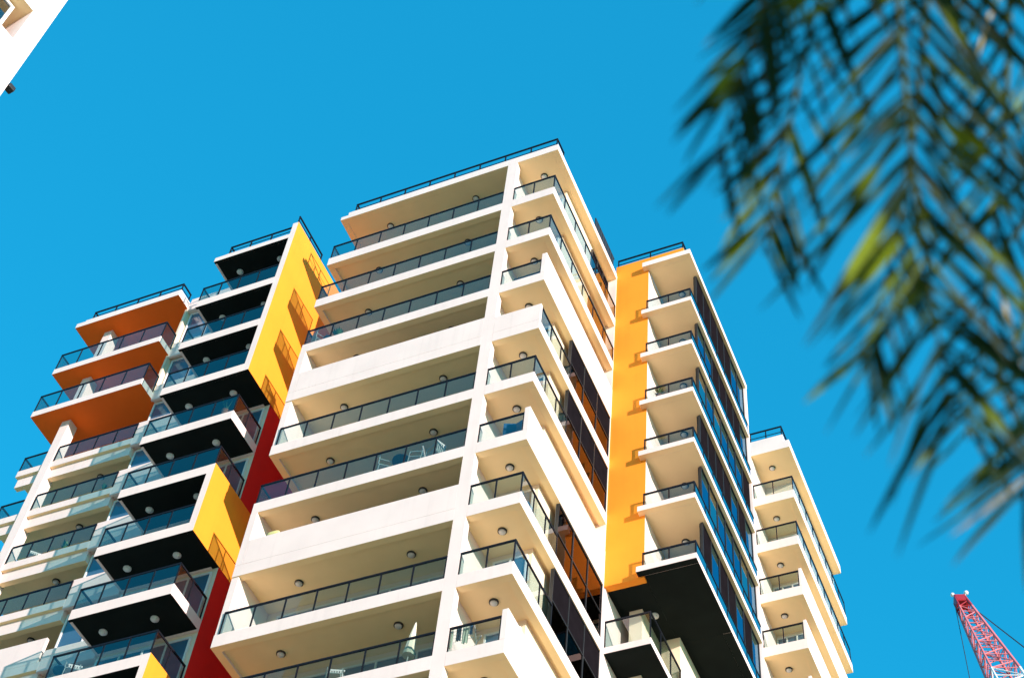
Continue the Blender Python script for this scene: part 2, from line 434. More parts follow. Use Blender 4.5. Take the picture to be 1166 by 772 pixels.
for k in (0, 1, 2):
    w_ = door(bld, 1.165, 1.230, XW, Z[k+1]+TH, Z[k]-0.012, face=1, gmat='black_screen', panes=3, name='window', fm='frame_dark', axis='y')
    w_['label'] = 'dark window behind the narrow right ledge'

# ------------------------------------------------------------------ yellow / blue-glass wing (right)
YF, YY = 1.2265, 1.2355
BX0, BX1, BS = -0.4712, -0.3974, -0.4642
BE = 1.4945
bm = bmesh.new()
U(bm, XC+0.0003 - 0.002, BS, YY, 1.245, Z[6]-0.002, 1.9766)
U(bm, XC+0.0003 - 0.002, -0.4105, YY+0.0002, 1.242, 1.9766-0.009, 1.9930)
tag(link('yellow_wall', bm, 'yellow_paint', bld), 'tall yellow wall between the central wing and the blue glass balconies')
bm = bmesh.new()
U(bm, -0.515, BS-0.0001, 1.245, 1.355, Z[6]+0.006, Z[0]-0.004)
U(bm, -0.515, -0.408, 1.355, BE, Z[6]+0.006, Z[0]-0.004)
tag(link('wall', bm, 'cream_wall', bld), 'cream inner wall of the blue glass wing')
bm = bmesh.new(); U(bm, BS-0.0001, BS+0.0004, YY+0.0001, 1.355, Z[6]+0.006, Z[0]-0.001)
tag(link('side_wall', bm, 'white_render', bld), 'white return wall beside the yellow wall')
open_rail(bld, [(XC, 1.2395), (-0.4125, 1.2395), (-0.4125, 1.27)], 1.993, 2.0145, lab='black railing above the yellow parapet')
tb = 0.0088
for k in range(0, 7):
    z = Z[k]
    bm = bmesh.new()
    t = tb if k else 0.011
    # front balcony plate with its white edge
    U(bm, BX0, BX1, YF, YY-0.0001, z, z+t)
    U(bm, BS+0.0004, BX1, YY-0.0001, 1.355, z, z+t)
    U(bm, -0.4085, BX1, 1.355, BE+0.001, z, z+t)
    down_mat(bm, 1)
    sm = 'black_soffit' if k == 6 else 'cream_soffit_bounce'
    b = link('roof_slab' if k == 0 else 'balcony', bm, ['white_render', sm], bld, bevel=0.01)
    if k == 0: b['label'] = 'white roof slab over the blue glass wing'
    if k < 6: lamp(b, -0.432, 1.292, z)
    if k > 0:
        railing(b, [(BS+0.0012, YF+0.001), (BX1-0.0012, YF+0.001)], z+t, z+0.0295, pitch=0.034)
        bmr = bmesh.new()
        r2, g2 = railing(b, [(BX1-0.0012, YF+0.003), (BX1-0.0012, BE)], z+t, z+0.0295, pitch=0.036, gmat='rail_glass_blue', rail_t=0.03)
        # windows above, set back behind the ledge
        x = -0.4022; y0 = 1.268; zt = Z[k-1]; n = 7
        fm = bmesh.new(); t_ = 0.0012
        U(fm, x-0.003, x+0.0004, y0, BE-0.004, zt-t_, zt-0.0002); U(fm, x-0.003, x+0.0004, y0, BE-0.004, z+t+0.0002, z+t+t_)
        for i in range(n+1):
            s = y0+(BE-0.004-y0)*i/n
            U(fm, x-0.003, x+0.0003, s-t_/2, s+t_/2, z+t+t_, zt-t_)
        wd = link('window', fm, 'frame_dark', bld); wd['label'] = 'strip of tall blue and black window panels on the right side'
        pat = {1: 'kkkkkbb', 2: 'bbkkkkb', 3: 'gbgbbbk', 4: 'kkkkbkb', 5: 'bgbbbgb', 6: 'kbkkbkb'}[k]
        for i in range(n):
            s0 = y0+(BE-0.004-y0)*i/n+t_/2; s1 = y0+(BE-0.004-y0)*(i+1)/n-t_/2
            gb = bmesh.new(); U(gb, x-0.0012, x-0.0007, s0, s1, z+t+t_, zt-t_)
            link('screen' if pat[i] == 'k' else 'pane', gb, {'k': 'black_screen', 'b': 'blue_glass', 'g': 'window_glass'}[pat[i]], wd)
        bm = bmesh.new(); U(bm, x-0.0045, x-0.004, y0+0.001, BE-0.005, z+t, zt); link('backing', bm, 'interior', wd)  # dark sheet in place of the rooms behind this strip
# back wall doors of these balconies
for k in range(1, 7):
    d = door(bld, BS+0.002, -0.408, 1.355, Z[k]+tb, Z[k]+tb+0.08, panes=3); d['label'] = 'glazed door at the back of a blue glass balcony'
# back wall filler behind front balconies
# end column
bm = bmesh.new(); U(bm, -0.4085, BX1-0.0006, BE-0.0035, BE+0.0008, Z[7], Z[0])
tag(link('column', bm, 'white_render', bld), 'white column at the far end of the blue glass wing')
# big black soffit of the cantilever
bm = bmesh.new()
U(bm, XC+0.0003-0.0015, BS+0.0004, 1.245, 1.50, Z[6], Z[6]+0.006)
U(bm, BS+0.0004, -0.4085, 1.355, 1.50, Z[6], Z[6]+0.006)
tag(link('soffit', bm, 'black_soffit', bld), 'large black soffit under the overhanging blue glass wing')
# recessed storeys beneath it
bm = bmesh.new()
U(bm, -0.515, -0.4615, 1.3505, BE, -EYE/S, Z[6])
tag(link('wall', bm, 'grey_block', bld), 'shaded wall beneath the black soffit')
bm = bmesh.new(); U(bm, -0.4748, -0.4611, 1.3445, 1.3503, -EYE/S, Z[6])
U(bm, -0.4611, -0.4585, 1.3445, 1.42, -EYE/S, Z[6])
tag(link('column', bm, 'cream_wall', bld), 'pale column under the black soffit')
for k in (7, 8, 9):
    bm = bmesh.new(); U(bm, XC+0.0010, -0.4568, 1.2400, 1.3443, Z[k], Z[k]+0.0095); down_mat(bm, 1)
    b = link('balcony', bm, ['white_render', 'black_soffit'], bld, bevel=0.01)
    railing(b, [(XC+0.0016, 1.2412), (-0.4580, 1.2412), (-0.4580, 1.343)], Z[k]+0.0095, Z[k]+0.050)
    bm = bmesh.new(); U(bm, -0.5005, -0.4845, 1.285, 1.344, Z[k]+0.0095, Z[k-1]-0.0003)
    link('service_wall', bm, 'cream_wall', b)
    bm = bmesh.new(); U(bm, XC+0.001, -0.4625, 1.3447, 1.3503, Z[k]+0.0095, Z[k-1]-0.0003)
    link('back_wall', bm, 'cream_wall', b)
    lamp(b, -0.4745, 1.300, Z[k-1]-0.0001, ring=False)
# column carrying side wall to central wing
bm = bmesh.new(); U(bm, XC-0.001, XC+0.0009, YE+0.0003, 1.3505, -EYE/S, Z[6]-0.0022)
tag(link('side_wall', bm, 'white_render', bld), 'white side wall beside the recessed balcony')

# ------------------------------------------------------------------ rear wing (far right)
CX0, CX1, CY, CE = -0.4330, -0.3694, 1.626, 1.9205
bm = bmesh.new(); U(bm, -0.52, -0.3830, 1.70, CE, -EYE/S, Z[0]); U(bm, -0.52, CX0, 1.60, 1.70, -EYE/S, Z[0])
tag(link('wall', bm, 'cream_wall', bld), 'cream wall of the rear wing')
bm = bmesh.new()
U(bm, CX0, CX1, CY, CE, Z[0], Z[0]+0.0176); down_mat(bm, 1)
rs = link('roof_slab', bm, ['white_render', 'cream_soffit_bounce'], bld, bevel=0.012); rs['label'] = 'white roof slab of the rear wing'
bm = bmesh.new(); U(bm, CX0, -0.379, 1.627, CE-0.01, Z[0]+0.0176, 1.994)
tag(link('parapet', bm, 'white_render', bld), 'white roof parapet of the rear wing')
open_rail(bld, [(CX0, 1.632), (-0.3815, 1.632), (-0.3815, 1.68)], 1.994, 2.021, pitch=0.033, lab='black railing round the roof of the rear wing')
lamp(rs, -0.408, 1.66, Z[0])
for k in range(1, 10):
    z = Z[k]; bm = bmesh.new()
    slab(bm, CX0, CX1, CY, 1.70, z, TH, L=False, R=True, rec=0.0025)
    U(bm, -0.383, CX1, 1.70, CE, z+0.001, z+TH-0.0001)
    down_mat(bm, 1)
    b = link('balcony', bm, ['white_render', 'cream_soffit_bounce', 'cream_soffit_bounce'], bld, bevel=0.012)
    lamp(b, -0.408, 1.662, z+0.0025)
    if k < 3 or k in (7, 8):
        railing(b, [(CX0+0.001, CY+0.0012), (CX1-0.001, CY+0.0012), (CX1-0.001, CE-0.002)], z+TH, z+RAIL, pitch=0.036)
    else:
        railing(b, [(CX0+0.001, CY+0.0012), (-0.3745, CY+0.0012)], z+TH, z+RAIL, pitch=0.03)
        bm = bmesh.new(); U(bm, -0.3738, CX1, CY, CY+0.0045, z+TH, z+0.053); U(bm, CX1-0.0045, CX1, CY+0.0045, CE, z+TH, z+0.053)
        tag(link('parapet', bm, 'white_render', b, bevel=0.012), 'solid white parapet running back along the side')
    d = door(b, CX0+0.002, -0.386, 1.70, z+TH, z+TH+0.08, panes=3)
bm = bmesh.new(); U(bm, CX0-0.001, CX0+0.0006, CY+0.0062, 1.6995, Z[9], Z[0]-0.0002)
tag(link('side_wall', bm, 'white_render', bld), 'white inner side wall of the rear balconies')

# ------------------------------------------------------------------ black soffit wing with yellow blades (left)
DX0, DX1, DXR = -1.0727, -0.9445, -0.9358
TD = 0.0160; DB = 1.0635
bm = bmesh.new(); U(bm, -1.0727, -0.9362, DB, 1.30, -EYE/S, Z[0]+0.003)
tag(link('wall', bm, 'cream_wall', bld), 'cream back wall of the black soffit balconies')
bm = bmesh.new(); U(bm, -0.9362, -0.9356, DB, 1.30, -EYE/S, Z[3]+0.006); U(bm, -0.9362, -0.9356, 1.15, 1.30, Z[3]+0.006, 1.97)
tag(link('red_wall', bm, 'red_paint', bld), 'deep red wall in the slot beside the central wing')
# wall closing the slot
bm = bmesh.new(); U(bm, -0.9355, -0.8492, 1.20, 1.21, -EYE/S, Z[0]-0.01)
tag(link('wall', bm, 'red_paint', bld), 'red wall closing the slot between the wings')
def blade(z0, z1, y1=1.13, roof=False):
    bm = bmesh.new()
    U(bm, DX1, -0.9353, 1.0, 1.0012, z0, z1, 0)
    U(bm, DX1, -0.9353, 1.0012, y1, z0, z1, 1)
    for f in bm.faces:
        pass
    bmesh.ops.recalc_face_normals(bm, faces=bm.faces)
    for f in bm.faces:
        c = f.calc_center_median()
        if f.normal.x > 0.5: f.material_index = 1
        elif f.normal.z < -0.5 or f.normal.x < -0.5: f.material_index = 2 if f.normal.z < -0.5 or c.y > 1.002*S else 0
        else: f.material_index = 0
    o = link('blade_wall', bm, ['white_render', 'yellow_paint', 'black_soffit'], bld)
    o['label'] = 'projecting wall, white on its front edge and yellow on its right face'
    return o
blade(Z[3], 1.9975, 1.15); blade(Z[6], Z[5]+TD); blade(Z[9], Z[8]+TD)
open_rail(bld, [(-0.9375, 1.002), (-0.9375, 1.075)], 1.9975, 2.0165, lab='black railing along the top of the yellow blade wall')
for k in range(0, 11):
    z = Z[k]; t = TD if k else 0.0105
    xr = DXR-0.0001 if k in (4, 7, 10) else DX1
    bm = bmesh.new()
    U(bm, DX0, xr, 1.0, 1.0003+0.004, z, z+t)
    U(bm, DX0, DX0+0.0035, 1.0043, DB, z, z+t)
    U(bm, DX0+0.0035, xr, 1.0043, 1.0600, z+0.0003, z+t, 2)
    U(bm, DX0+0.0035, xr, 1.0600, DB, z-0.001, z+t)
    bmesh.ops.recalc_face_normals(bm, faces=bm.faces)
    for f in bm.faces:
        if f.material_index == 2: f.material_index = 1 if f.normal.z < -0.5 else 0
        elif f.normal.z < -0.5 and f.calc_center_median().y < 1.004*S: f.material_index = 1
    b = link('roof_slab' if k == 0 else 'balcony', bm, ['white_render', 'black_soffit'], bld, bevel=0.01)
    if k == 0: b['label'] = 'thin white roof slab with black soffit left of the yellow blade wall'
    lamp(b, -1.0428, 1.0295, z+0.0003, ring=False); lamp(b, -0.9738, 1.0295, z+0.0003, ring=False)
    if k == 0:
        bm = bmesh.new(); U(bm, -1.058, DX1-0.0005, 1.003, 1.06, z+t, z+t+0.006); link('upstand', bm, 'white_render', b)
        open_rail(bld, [(-1.053, 1.04), (-1.053, 1.005), (DX1-0.002, 1.005)], z+t+0.006, z+0.0375, lab='black roof railing above the black soffit balconies')
    else:
        if k in (1, 2, 3, 6, 9): pts = [(DX0+0.001, 1.060), (DX0+0.001, 1.0012), (DX1-0.0006, 1.0012)]
        else: pts = [(DX0+0.001, 1.060), (DX0+0.001, 1.0012), (-0.9370, 1.0012), (-0.9370, 1.0600)]
        railing(b, pts, z+t, z+0.0500, pitch=0.036 if len(pts) == 3 else 0.034)
        door(b, DX0+0.004, -0.9420, DB-0.0002, z+t, z+t+0.079, panes=4)

# ------------------------------------------------------------------ orange soffit wing and lower cream bays (far left)
OX0, OX1, OY = -1.3428, -1.1538, 1.0345
for k in (0, 1, 2):
    z = Z[k]; bm = bmesh.new(); t = 0.0125 if k else 0.011
    U(bm, OX0, OX1, OY, 1.1295, z, z+t); down_mat(bm, 1)
    b = link('roof_slab' if k == 0 else 'balcony', bm, ['white_render', 'orange_paint'], bld, bevel=0.012)
    b['label'] = 'white roof slab with orange soffit at the far left' if k == 0 else 'white balcony with bright orange soffit at the far left'
    if k == 0:
        bm = bmesh.new(); U(bm, OX0+0.014, OX1-0.001, OY+0.002, 1.1295, z+t, z+t+0.006); link('upstand', bm, 'white_render', b)
        open_rail(bld, [(OX0+0.022, 1.08), (OX0+0.022, OY+0.006), (OX1-0.005, OY+0.006), (OX1-0.005, 1.062)], z+t+0.006, z+0.040, lab='black railing round the roof above the orange soffit')
    else:
        railing(b, [(OX0+0.001, 1.125), (OX0+0.001, OY+0.0012), (OX1-0.001, OY+0.0012), (OX1-0.001, 1.0620)], z+t, z+RAIL)
bm = bmesh.new(); U(bm, -1.302, -1.2872, 1.0580, 1.0756, -EYE/S, Z[0])
tag(link('pier', bm, 'white_render', bld), 'tall white pier rising to the orange soffit at the far left')
bm = bmesh.new(); U(bm, -1.3300, OX1, 1.13, 1.30, -EYE/S, Z[0]+0.005)
U(bm, OX1, -1.0729, 1.0725, 1.30, -EYE/S, Z[0]+0.004)
U(bm, OX1-0.004, OX1-0.0001, 1.0625, 1.13, Z[2]+0.0126, Z[0]-0.0002)
tag(link('wall', bm, 'cream_wall', bld), 'cream back wall of the far left bays')
PT = {3:'g',4:'g',5:'g',6:'g',7:'s',8:'g',9:'g',10:'s'}
for k in range(3, 11):
    z = Z[k]; t = 0.0125; bm = bmesh.new()
    y0 = 1.0600
    U(bm, -1.3455, -1.3022, y0, 1.13, z, z+t)
    U(bm, -1.2870, OX1, y0, 1.13, z, z+t)
    U(bm, -1.3022, -1.2870, 1.0758, 1.13, z, z+t)
    U(bm, -1.3430, -1.3022, y0+0.0045, y0+0.0125, z-0.019, z-0.00001); U(bm, -1.2870, OX1, y0+0.0045, y0+0.0125, z-0.019, z-0.00001)
    down_mat(bm, 1)
    b = link('balcony', bm, ['white_render', 'cream_soffit_bounce', 'cream_soffit_bounce'], bld, bevel=0.01)
    b['label'] = 'cream balcony of the lower far left bays'
    lamp(b, -1.226, 1.099, z)
    railing(b, [(-1.3445, 1.125), (-1.3445, y0+0.0012), (-1.3030, y0+0.0012)], z+t, z+0.0425)
    if PT[k] == 'g': railing(b, [(-1.2840, y0-0.0006), (OX1, y0-0.0006)], z+t, z+0.0425)
    else:
        bm = bmesh.new(); U(bm, -1.2870, OX1-0.004, y0, y0+0.0045, z+t, z+0.052); link('parapet', bm, 'white_render', b, bevel=0.01)
    door(b, -1.28, -1.16, 1.13, z+t, z+t+0.082, panes=4)
    bm = bmesh.new(); U(bm, OX1-0.0002, -1.0729, y0+0.0002, y0+0.0045, z-0.004, z+(0.045 if k != 7 else 0.03)); 
    U(bm, OX1+0.0001, -1.0729, y0+0.0045, 1.0724, z, z+t-0.0002)
    tag(link('parapet', bm, 'white_render', b, bevel=0.01), 'solid white panel at the right end of the glass')
# recessed link between the orange wing and the black soffit wing
for k in range(0, 10):
    if k in (1, 2):
        bm = bmesh.new(); U(bm, OX1+0.0001, -1.0729, 1.0635, 1.067, Z[k]-0.004, Z[k]+0.030); U(bm, OX1+0.0001, -1.0729, 1.067, 1.0724, Z[k], Z[k]+TD)
        o = link('parapet', bm, 'white_render', bld, bevel=0.01); o['label'] = 'white panel between the orange and black soffits'
    if k == 0:
        bm = bmesh.new(); U(bm, OX1+0.0001, -1.0729, 1.0635, 1.0724, Z[0]-0.004, Z[0]+0.026)
        o = link('parapet', bm, 'white_render', bld, bevel=0.01); o['label'] = 'white roof parapet between the orange and black soffits'
    d = door(bld, OX1+0.003, -1.0735, 1.0725, Z[k+1]+TD, Z[k]-0.006, panes=2, name='window', fm='frame_white')
    d['label'] = 'blue tinted window in the recess left of the black soffits'

# ------------------------------------------------------------------ balcony furniture (each a thing)
def at(x, y, k, t=TH): return (x*S, y*S, (Z[k]+t)*S+EYE)
def chair(loc, rot, m_, label, group=None):
    t = thing('chair', loc, label, 'chair', group, rot)
    bm = bmesh.new(); bm_box(bm, -0.23, 0.23, -0.22, 0.22, 0.42, 0.45)
    o = link('seat', bm, m_, None, bevel=0.008); o.parent = t
    bm = bmesh.new()
    for i in range(6): bm_box(bm, -0.21+0.075*i, -0.17+0.075*i, 0.21, 0.235, 0.47, 0.88)
    bm_box(bm, -0.23, 0.23, 0.205, 0.24, 0.88, 0.94); bm_box(bm, -0.23, 0.23, 0.205, 0.24, 0.452, 0.47)
    o = link('backrest', bm, m_, None); o.parent = t
    for sx in (-0.21, 0.21):
        for sy in (-0.2, 0.2):
            bm = bmesh.new(); tube(bm, (sx*1.05, sy*1.08, 0), (sx, sy, 0.42), 0.014)
            o = link('leg', bm, m_, None); o.parent = t
        bm = bmesh.new(); tube(bm, (sx*1.1, -0.2, 0.45), (sx*1.1, -0.18, 0.66), 0.012); tube(bm, (sx*1.1, -0.2, 0.66), (sx*1.1, 0.22, 0.68), 0.016)
        o = link('armrest', bm, m_, None); o.parent = t
    return t
def table(loc, m_, label, r=0.36, h=0.72):
    t = thing('table', loc, label, 'table')
    bm = bmesh.new(); lathe(bm, (0,0,0), [(r, h-0.03), (r, h), (r-0.01, h+0.004)], 24)
    o = link('tabletop', bm, m_, None); o.parent = t
    bm = bmesh.new()
    bm2 = bmesh.new(); tube(bm2, (0,0,0.05), (0,0,h-0.03), 0.025)
    o = link('pedestal', bm2, m_, None); o.parent = t
    for i in range(3):
        a = i*2.1; tube(bm, (0,0,0.07), (0.28*math.cos(a), 0.28*math.sin(a), 0.01), 0.015)
    o = link('foot', bm, m_, None); o.parent = t
    return t
def plant(loc, label, h=0.9, n=26, spiky=False, sc_=1.0):
    rnd = random.Random(hash((round(loc[0],2), round(loc[2],2))) % 10007)
    t = thing('potted_plant', loc, label, 'plant')
    ph = h*0.38
    bm = bmesh.new(); lathe(bm, (0,0,0), [(0.10*sc_, 0), (0.15*sc_, ph*0.9), (0.165*sc_, ph*0.9), (0.165*sc_, ph), (0.13*sc_, ph)], 16)
    o = link('pot', bm, 'terracotta', None, smooth=False); o.parent = t
    bm = bmesh.new()
    for i in range(n):
        a = rnd.uniform(0, 6.28); L = (h-ph)*rnd.uniform(0.7, 1.1); lean = rnd.uniform(0.1, 0.9)
        d = Vector((math.cos(a), math.sin(a), 0)); s = Vector((-d.y, d.x, 0)); w_ = (0.012 if spiky else 0.045)*sc_
        pts = []
        for j in range(5):
            q = j/4; pts.append(Vector((0,0,ph)) + d*(L*lean*q*0.7) + Vector((0,0,L*(q-(0.35 if not spiky else 0.1)*lean*q*q))))
        ww = [0.3, 1, 1.1, 0.8, 0.05] if not spiky else [1, 1, 0.8, 0.5, 0.05]
        A = [bm.verts.new(p+s*w_*ww[j]) for j, p in enumerate(pts)]; B = [bm.verts.new(p-s*w_*ww[j]) for j, p in enumerate(pts)]
        for j in range(4): bm.faces.new((A[j], B[j], B[j+1], A[j+1]))
    o = link('foliage', bm, 'leaf_pot', None, recalc=False); o.parent = t
    return t
FY = 1.0135
chair(at(-0.699, FY, 6), 2.2, 'furn_white', 'white slatted chair left of the round table behind the central balcony glass')
table(at(-0.678, FY+0.003, 6), 'furn_dark', 'round dark table between white chairs on the central balcony')
chair(at(-0.6585, FY, 6), -1.3, 'furn_white', 'white chair right of the round table on the central balcony')
chair(at(-0.6345, FY, 6), -2.0, 'furn_white', 'white chair on the central balcony nearest the white pier')
chair(at(-0.8445, FY, 3), 2.6, 'furn_white', 'white chair at the left end of the third balcony of the central wing')
table(at(-0.831, FY+0.003, 3), 'furn_blue', 'small blue table near the left end of the third central balcony', 0.24, 0.6)
plant(at(-0.8159, FY, 3), 'leafy potted plant behind glass near the left end of the third central balcony', 0.95)
chair(at(-0.705, FY, 9), 0.4, 'furn_white', 'white chair in the middle of the lowest central balcony')
plant(at(-1.2074, 1.0725, 5, 0.0125), 'leafy potted plant behind the far left balcony glass', 0.85)
chair(at(-1.2555, 1.0735, 5, 0.0125), 0.8, 'furn_white', 'white chair near the pier on the far left balcony')
plant(at(-1.1807, 1.0725, 4, 0.0125), 'small bushy plant at the right end of the upper far left glass', 0.85)
plant(at(-0.9559, 1.008, 4, TD), 'spiky potted plant at the right end of a black soffit balcony', 1.15, 16, True)
chair(at(-1.0500, FY, 8, TD), 0.6, 'furn_white', 'white chair behind the left glass of the lowest black soffit balcony')
table(at(-1.0650, FY, 8, TD), 'furn_blue', 'low blue table in the left corner of the lowest black soffit balcony', 0.3, 0.62)
plant(at(-0.4459, 1.2330, 3, tb), 'small plant on the third balcony beside the yellow wall', 0.7, 18, False, 0.8)
# pool lounger-style bench on the corner balcony
t = thing('bench', at(-0.5400, FY, 3), 'dark bench with a slatted back behind the corner balcony glass', 'bench')
bm = bmesh.new(); bm_box(bm, -0.6, 0.6, -0.2, 0.2, 0.40, 0.45); o = link('seat', bm, 'furn_dark'); o.parent = t
bm = bmesh.new()
for i in range(3): bm_box(bm, -0.6, 0.6, 0.2, 0.23, 0.5+0.13*i, 0.6+0.13*i)
bm_box(bm, -0.5, -0.46, 0.231, 0.25, 0.4, 0.86); bm_box(bm, 0.46, 0.5, 0.231, 0.25, 0.4, 0.86)
o = link('backrest', bm, 'furn_dark'); o.parent = t
for sx in (-0.55, 0.55):
    for sy in (-0.17, 0.17):
        bm = bmesh.new(); bm_box(bm, sx-0.025, sx+0.025, sy-0.025, sy+0.025, 0, 0.40); o = link('leg', bm, 'furn_dark'); o.parent = t
# folding blue board
t = thing('folding_screen', at(-0.5370, FY, 6), 'blue folding screen standing behind the corner balcony glass', 'screen')
for i, (sx, ry) in enumerate(((-0.2, 0.35), (0.2, -0.35))):
    bm = bmesh.new(); bm_box(bm, -0.21, 0.21, -0.015, 0.015, 0.0, 1.05); o = link('panel', bm, 'furn_blue', bevel=0.005); o.parent = t
    o.location = (sx, 0, 0); o.rotation_euler = (0, 0, ry)
# closed parasol
t = thing('parasol', at(-0.6261, FY, 9), 'closed cream parasol leaning on the lowest central balcony', 'parasol')
bm = bmesh.new(); tube(bm, (0,0,0), (0.12,0,1.9), 0.018); o = link('pole', bm, 'furn_white'); o.parent = t
bm = bmesh.new(); 
lathe(bm, (0,0,0), [(0.19, 0.62), (0.16, 0.9), (0.10, 1.4), (0.03, 1.85)], 9); bmesh.ops.rotate(bm, verts=bm.verts, cent=(0,0,0), matrix=Matrix.Rotation(0.063, 3, 'Y'))
o = link('canopy', bm, 'cloth_cream'); o.parent = t
bm = bmesh.new(); lathe(bm, (0,0,0), [(0.2, 0.0), (0.2, 0.06), (0.05, 0.1)], 16); o = link('base', bm, 'furn_dark'); o.parent = t
# clothes airer with washing
t = thing('clothes_airer', at(-0.5665, FY, 9), 'clothes airer hung with pale and dark washing on the corner balcony', 'clothes airer')
bm = bmesh.new()
for sx in (-0.45, 0.45):
    tube(bm, (sx, -0.25, 0), (sx, 0.25, 1.0), 0.011); tube(bm, (sx, 0.25, 0), (sx, -0.25, 1.0), 0.011)
for i in range(5): tube(bm, (-0.45, -0.25+0.125*i, 1.0), (0.45, -0.25+0.125*i, 1.0), 0.006)
o = link('rack', bm, 'furn_white'); o.parent = t
for i, (sx, w_, h, mm) in enumerate(((-0.3, 0.22, 0.75, 'cloth_cream'), (-0.02, 0.16, 0.55, 'cloth_dark'), (0.2, 0.2, 0.7, 'cloth_cream'), (0.38, 0.1, 0.4, 'furn_blue'))):
    bm = bmesh.new(); nx, nz = 8, 6; rows = []
    for jz in range(nz+1):
        rows.append([bm.verts.new((sx-w_/2+w_*ix/nx, -0.26+0.03*math.sin(ix*1.7+i)*jz/nz, 1.015-h*jz/nz)) for ix in range(nx+1)])
    for jz in range(nz):
        for ix in range(nx): bm.faces.new((rows[jz][ix], rows[jz][ix+1], rows[jz+1][ix+1], rows[jz+1][ix]))
    o = link('garment', bm, mm); o.parent = t
# cushion on parapet of k7
t = thing('cushion', (-0.8210*S, 1.0035*S, (Z[7]+0.0565)*S+EYE), 'pale yellow cushion lying on the solid parapet of a central balcony', 'cushion')
bm = bmesh.new(); bmesh.ops.create_icosphere(bm, subdivisions=3, radius=1)
for v_ in bm.verts: v_.co = Vector((0.24*math.copysign(abs(v_.co.x)**0.6, v_.co.x), 0.07*v_.co.y, 0.11+0.11*math.copysign(abs(v_.co.z)**0.6, v_.co.z)))
o = link('cover', bm, 'cushion_yellow', smooth=True); o.parent = t

# ------------------------------------------------------------------ white building, top left
nb = Vector((0.99, -0.139, 0)).normalized(); tb_ = Vector((0.139, 0.99, 0)).normalized()
E0 = Vector((-1.8955*12, 12.0, 0))
wb = thing('white_building', tuple(E0 - tb_*8 - nb*6), 'plain white building at the top left edge with a recessed window opening', 'building')
def WB(bm, s0, s1, d0, d1, z0, z1, mi=0):
    """s along the wall (0 at the far corner, negative towards the viewer), d depth into the building"""
    _obox(bm, Vector((E0.x, E0.y, 0)), -tb_, -nb, s0, s1, d0, d1, z0, z1, mi)
ztop_w = 62.0; zs = 40.44+EYE
levels = [zs-3.1*i for i in range(12, -1, -1)] + [zs+3.1*i for i in range(1, 6)]
bm = bmesh.new()
WB(bm, 0, 0.62, 0, 1.30, 0, ztop_w)          # far column
WB(bm, 0, 18, 1.30, 12, 0, ztop_w)           # core
WB(bm, 5.2, 6.4, 0, 1.30, 0, ztop_w); WB(bm, 17.0, 18, 0, 1.3, 0, ztop_w); WB(bm, 11.0, 12.0, 0, 1.3, 0, ztop_w)
o = link('wall', bm, 'white_render', wb)
o.parent = wb
for z in levels:
    for (a, b_) in ((0.62, 5.2), (6.4, 11.0), (12.0, 17.0)):
        bm = bmesh.new(); WB(bm, a, b_, 0, 1.30, z, z+1.35); down_mat(bm, 1)
        link('parapet', bm, ['white_render', 'cream_soffit_bounce'], wb)
        # window with pale frame
        bm = bmesh.new()
        for (s0, s1, h0, h1) in ((a+0.35, b_-0.3, z-0.18, z-0.08), (a+0.35, b_-0.3, z-1.6, z-1.5), (a+0.35, a+0.45, z-1.5, z-0.18), (b_-0.4, b_-0.3, z-1.5, z-0.18)):
            WB(bm, s0, s1, 0.35, 0.45, h0, h1)
        f = link('window', bm, 'frame_white', wb)
        bm = bmesh.new(); WB(bm, a+0.45, b_-0.4, 0.39, 0.41, z-1.5, z-0.18)
        link('pane', bm, 'window_glass', f)
bm = bmesh.new()
p = E0 + Vector((0, 0, 37.35+EYE)) + tb_*0.0 - nb*0.25
_obox(bm, p, tb_, nb, 0.0, 0.08, -0.05, 0.05, p.z-0.04, p.z+0.06)
_obox(bm, p, tb_, nb, 0.08, 0.30, -0.11, 0.11, p.z-0.07, p.z+0.11)
link('floodlight', bm, 'frame_dark', wb, bevel=0.03)

